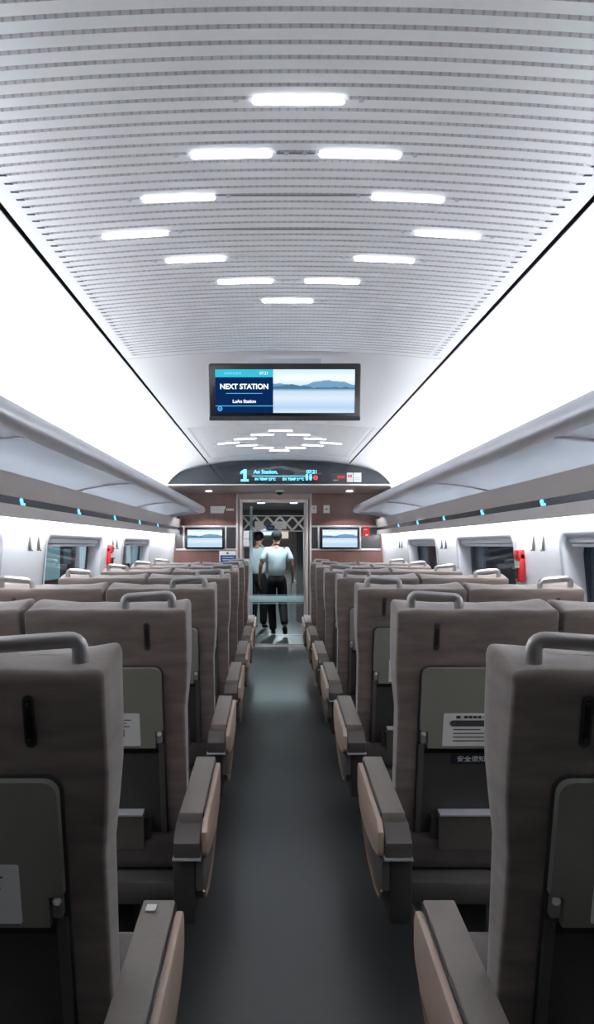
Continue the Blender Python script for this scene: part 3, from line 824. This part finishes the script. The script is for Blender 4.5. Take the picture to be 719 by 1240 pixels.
        prism('body_edge', [(-.117, .478), (-.117, .484), (.34, .484), (.34, .478)], 'x', *sorted((X(.283), X(.371))), M['alu'], o)
        bx('lower_column', .300, .372, -.095, .42, .27, .478, M['shell'], bev=.012)
        # tan panel facing the aisle
        pt = [(-.10, .560), (-.06, .585), (.44, .618), (.462, .612), (.474, .590), (.478, .535), (.462, .500), (.40, .462), (.25, .440), (.05, .452), (-.08, .480), (-.10, .50)]
        sp_ = prism('side_panel', pt, 'x', *sorted((X(.264), X(.283))), M['tan'], R, bev=.005)
        pl = [(-.10, .470), (.05, .440), (.25, .425), (.43, .460), (.44, .45), (.36, .40), (.22, .345), (.05, .325), (-.06, .34), (-.10, .38)]
        lo_ = prism('lower_side_panel', pl, 'x', *sorted((X(.276), X(.300))), M['shell3'], R, bev=.004)
        bm = bmesh.new(); add_tube(bm, [(X(.274), y, z) for y, z in pl[3:]], .004, 6); link_mesh('panel_edging', bm, M['bronze'], lo_, True)
    return R
M['shell2'] = mat('seat_frame_grey', (84,80,78), .5, noise=(8,8,8,.06))
M['shell3'] = mat('armrest_body_grey', (92,87,84), .45, noise=(20,20,20,.05))
M['tray2'] = mat('pocket_plastic', (104,98,92), .45)
ordw = ['first row, nearest the camera', 'second row', 'third row', 'fourth row', 'fifth row', 'sixth row', 'seventh and farthest row']
for s, sd in ((-1, 'left'), (1, 'right')):
    for aisle in (True, False):
        proto = make_seat(s, aisle)
        for r in range(7):
            o = proto if r == 0 else copy_tree(proto)
            o.location = (s*(.605 if aisle else 1.158), 1.24 + 1.16*r, 0)
            o['label'] = 'grey-brown fabric %s seat %s of the aisle, %s' % ('aisle' if aisle else 'window', sd, ordw[r])
            o['group'] = '%s seats %s of the aisle' % ('aisle' if aisle else 'window', sd)
# bright occupancy tab on the nearest left armrest
t = tag(box('white_tab', (-.345, -.322, 1.655, 1.685, .6335, .6365), M['paper'], None, .001), 'tiny white tab at the far tip of the nearest left armrest', 'tab')

# ------------------------------------------------------------------ wall fittings
def hook(s, y, lb):
    R = thing('coat_hook', lb, 'coat hook', (s*wx(1.46), y, 1.46), 'coat hooks between the windows')
    bm = bmesh.new(); add_box(bm, -.006, .006, -.005, .005, -.045, .045, .004, T=Matrix.Translation((-s*.004, 0, 0)))
    link_mesh('hook_plate', bm, M['hook'], R, True)
    bm = bmesh.new(); add_tube(bm, [(-s*.008, 0, .03), (-s*.010, 0, 0), (-s*.012, 0, -.03), (-s*.016, 0, -.044), (-s*.024, 0, -.040)], [.003, .0035, .004, .004, .003], 8)
    link_mesh('hook', bm, M['hook'], R, True)
names = {-1: 'left', 1: 'right'}
for s in (-1, 1):
    for y0, wh in (((4.30, 'nearest'), (6.52, 'second')) if s < 0 else ((4.22, 'nearest'), (6.62, 'second'), (8.9, 'farthest'))):
        for d, nf in ((0, 'near'), (.16, 'far')):
            hook(s, y0+d, '%s metal coat hook of the %s pair on the %s wall' % (nf, wh, names[s]))
for s, y, z in ((-1, 6.38, 1.36), (1, 4.62, 1.33)):
    R = thing('hammer_box', 'red emergency hammer box with white label on the %s wall beside the window' % names[s], 'emergency hammer', (s*wx(z), y, z), 'red hammer boxes by the windows')
    box('case', (-.035, .0, -.045, .045, -.11, .07) if s > 0 else (0, .035, -.045, .045, -.11, .07), M['red'], R, .008)
    box('cover', (-.045, -.0, -.045, .045, .03, .09) if s > 0 else (0, .045, -.045, .045, .03, .09), M['red'], R, .006)
    box('label_plate', (-.037, -.034, -.035, .035, -.02, .02) if s > 0 else (.034, .037, -.035, .035, -.02, .02), M['paper'], R)
    bm = bmesh.new(); add_tube(bm, [(-s*.042, 0, -.09), (-s*.042, 0, -.03)], .008, 8); add_box(bm, -s*.042-.012, -s*.042+.012, -.03, .03, -.03, -.018)
    link_mesh('hammer', bm, M['vdark'], R, True)

# ------------------------------------------------------------------ outside: a station at night
struct(box('outside_platform_left', (-6.5, -2.4, -6, 22, -.2, -.1), M['vdark']))
struct(box('outside_facade_left', (-3.5, -3.3, -2, 34, -.1, 3.2), M['gloss']))
lit = [emis('lit_bay_%d' % k, c, e) for k, (c, e) in enumerate((((165,210,216), .7), ((225,240,245), 1.0), ((110,150,160), .45)))]
yy = 3.0
for k in range(26):
    w_k = (.9, .5, 1.3, .35)[k % 4]
    struct(box('outside_lit_window', (-3.29, -3.27, yy, yy+w_k, (.95, 1.15, 1.05)[k % 3], (1.62, 1.40, 1.95)[k % 3]), lit[(k*2) % 3]))
    yy += w_k + (.25, .6, .35)[k % 3]
struct(box('outside_ground_right', (2.4, 9, -6, 22, -.2, -.1), M['vdark']))
w_ = bpy.data.worlds.new('night'); sc.world = w_; w_.use_nodes = True
w_.node_tree.nodes['Background'].inputs[0].default_value = (.012, .016, .024, 1); w_.node_tree.nodes['Background'].inputs[1].default_value = 1

# ------------------------------------------------------------------ people
def skin(name, pts, edges, m, parent, sub=2, loc=None):
    me = bpy.data.meshes.new(name); me.from_pydata([p[0] for p in pts], edges, [])
    o = bpy.data.objects.new(name, me); C.objects.link(o)
    o.modifiers.new('Skin', 'SKIN')
    for i, p in enumerate(pts):
        r = p[1]; me.skin_vertices[0].data[i].radius = (r, r) if not isinstance(r, tuple) else r
    me.skin_vertices[0].data[0].use_root = True
    o.modifiers['Skin'].use_smooth_shade = True
    sb = o.modifiers.new('Sub', 'SUBSURF'); sb.levels = sub; sb.render_levels = sub
    me.materials.append(m); o.parent = parent
    return o
def person(label, loc, rot, pose):
    R = thing('person', label, 'person', loc, None, (0, 0, rot))
    hip = .88; J = pose
    pts = [((0, 0, .92), (.09, .065))]; ed = []
    def add(prev, p, r): pts.append((p, r)); ed.append((prev, len(pts)-1)); return len(pts)-1
    sp1 = add(0, (0, .0, 1.12), (.105, .08)); sp2 = add(sp1, (0, .01, 1.30), (.13, .085)); nk = add(sp2, (0, .01, 1.42), .055)
    n2 = add(nk, (0, .02, 1.475), .048); h1 = add(n2, (0, .035, 1.525), (.062, .07)); h2 = add(h1, (0, .03, 1.59), (.076, .088)); h3 = add(h2, (0, .02, 1.645), (.05, .06))
    add(h2, (0, .128, 1.568), .011)
    for q in (-1, 1): add(h2, (q*.083, .025, 1.568), .014)
    for q, A in ((-1, J['la']), (1, J['ra'])):
        sh = add(sp2, (q*.155, .0, 1.375), .055); el = add(sh, A[0], .038); wr = add(el, A[1], .024); hd = add(wr, A[2], (.030, .016))
        d = (Vector(A[2])-Vector(A[1])).normalized(); sd = Vector((0, 1, 0)); fwd = Vector((q*-1, 0, 0))
        for k, ln in enumerate((.062, .072, .068, .054)):
            b = Vector(A[2]) + d*.03 + sd*(.028-.018*k)
            f1 = add(hd, tuple(b), .0085); f2 = add(f1, tuple(b + d*ln*.5 + fwd*.01), .008); add(f2, tuple(b + d*ln*.8 + fwd*.035), .007)
        b = Vector(A[2]) - d*.01 + sd*.035
        t1 = add(hd, tuple(b), .010); add(t1, tuple(b + d*.03 + sd*.012 + fwd*.02), .008)
    for q, G in ((-1, J['ll']), (1, J['rl'])):
        h = add(0, (q*.09, 0, .86), .078); kn = add(h, G[0], .052); an = add(kn, G[1], .034); add(an, G[2], .03)
    skin('body', pts, ed, M['skin'], R)
    # shirt
    pts2 = [((0, 0, .90), (.16, .12))]; ed2 = []
    def add2(prev, p, r): pts2.append((p, r)); ed2.append((prev, len(pts2)-1)); return len(pts2)-1
    a1 = add2(0, (0, .0, 1.12), (.155, .115)); a2 = add2(a1, (0, .0, 1.29), (.175, .12)); a3 = add2(a2, (0, .01, 1.405), (.115, .085)); add2(a3, (0, .012, 1.475), (.060, .06))
    for q, A in ((-1, J['la']), (1, J['ra'])):
        sh = add2(a2, (q*.165, 0, 1.355), .074); e = Vector(A[0]); s0 = Vector((q*.17, 0, 1.365)); add2(sh, tuple(s0.lerp(e, .82)), .066)
    skin('shirt', pts2, ed2, M['shirt'], R)
    pts3 = [((0, 0, .90), (.15, .11)), ((0, 0, 1.0), (.13, .095))]; ed3 = [(0, 1)]
    def add3(prev, p, r): pts3.append((p, r)); ed3.append((prev, len(pts3)-1)); return len(pts3)-1
    for q, G in ((-1, J['ll']), (1, J['rl'])):
        h = add3(0, (q*.085, 0, .84), .098); kn = add3(h, G[0], .078); add3(kn, tuple(Vector(G[0]).lerp(Vector(G[1]), 1.06)), .062)
    skin('trousers', pts3, ed3, M['trouser'], R)
    for q, G in ((-1, J['ll']), (1, J['rl'])):
        an, toe = Vector(G[1]), Vector(G[2]); d = (toe-an)
        sh = skin('shoe', [(tuple(an + Vector((0, -.02, -.03))), .04), (tuple(an+d*.55+Vector((0, 0, -.01))), (.045, .034)), (tuple(toe+d*.25), (.04, .026))], [(0, 1), (1, 2)], M['shoe'], R)
    # short black hair over the back and top of the head
    bm = bmesh.new(); bmesh.ops.create_uvsphere(bm, u_segments=24, v_segments=16, radius=1)
    for v in bm.verts: v.co = Vector((v.co.x*.088, v.co.y*.100 + .022, v.co.z*.092 + 1.60))
    bmesh.ops.delete(bm, geom=[v for v in bm.verts if v.co.z < 1.52 or (v.co.y > .06 and v.co.z < 1.635)], context='VERTS')
    o = link_mesh('hair', bm, M['hair'], R, True); md = o.modifiers.new('s', 'SOLIDIFY'); md.thickness = .01
    # eyes and mouth
    for q in (-1, 1):
        bm = bmesh.new(); bmesh.ops.create_uvsphere(bm, u_segments=10, v_segments=8, radius=.009, matrix=Matrix.Translation((q*.03, .108, 1.578)))
        link_mesh('eye', bm, M['hair'], R, True)
    return R
walk = dict(la=((-.255, -.03, 1.13), (-.275, .03, .91), (-.275, .045, .83)), ra=((.25, -.02, 1.13), (.262, .10, .94), (.262, .15, .87)),
            ll=((-.085, .07, .48), (-.055, .04, .085), (-.05, .15, .035)), rl=((.10, .04, .47), (.125, -.24, .20), (.135, -.20, .07)))
man = person('person in white short-sleeved shirt and black trousers walking away behind the glass door', (-.02, 11.95, 0), 0, walk)
stand = dict(la=((-.24, -.04, 1.13), (-.25, .02, .90), (-.25, .04, .82)), ra=((.24, -.02, 1.13), (.25, .06, .92), (.25, .09, .84)),
             ll=((-.095, .02, .47), (-.10, .0, .085), (-.10, .10, .035)), rl=((.095, .02, .47), (.10, .0, .085), (.10, .10, .035)))
person('person in white shirt standing at the left of the vestibule behind the walking man', (-.335, 12.9, 0), math.radians(-25), stand)
# white walking stick with a hooked top
R = thing('walking_stick', 'slim white hooked walking stick held in the walking person\'s right hand', 'walking stick', (.255, 12.10, .83))
pth = [(.035, 0, -.01), (.035, 0, .01)] + [(.0+.035*math.cos(t*PI/8), 0, .01+.035*math.sin(t*PI/8)) for t in range(1, 9)] + [(-.035, 0, -.02)]
bm = bmesh.new(); add_tube(bm, pth, .011, 8); link_mesh('hooked_handle', bm, M['paper'], R, True)
bm = bmesh.new(); add_tube(bm, [(-.035, 0, -.02), (-.05, -.05, -.60)], .008, 8); link_mesh('shaft', bm, M['paper'], R, True)

# ------------------------------------------------------------------ camera and output look
cam = bpy.data.cameras.new('camera'); co = bpy.data.objects.new('camera', cam); C.objects.link(co)
co.location = (-.057, 0, 1.45); co.rotation_euler = (PI/2, 0, 0)
cam.sensor_fit = 'VERTICAL'; cam.sensor_height = 36; cam.sensor_width = 36*719/1240
cam.lens = 900/1240*36; cam.shift_x = 27.5/1240; cam.shift_y = 40/1240
cam.clip_start = .02; cam.clip_end = 200
sc.camera = co
sc.view_settings.view_transform = 'Standard'; sc.view_settings.look = 'None'
sc.view_settings.gamma = 1; sc.view_settings.use_curve_mapping = False
sc.view_settings.exposure = .32
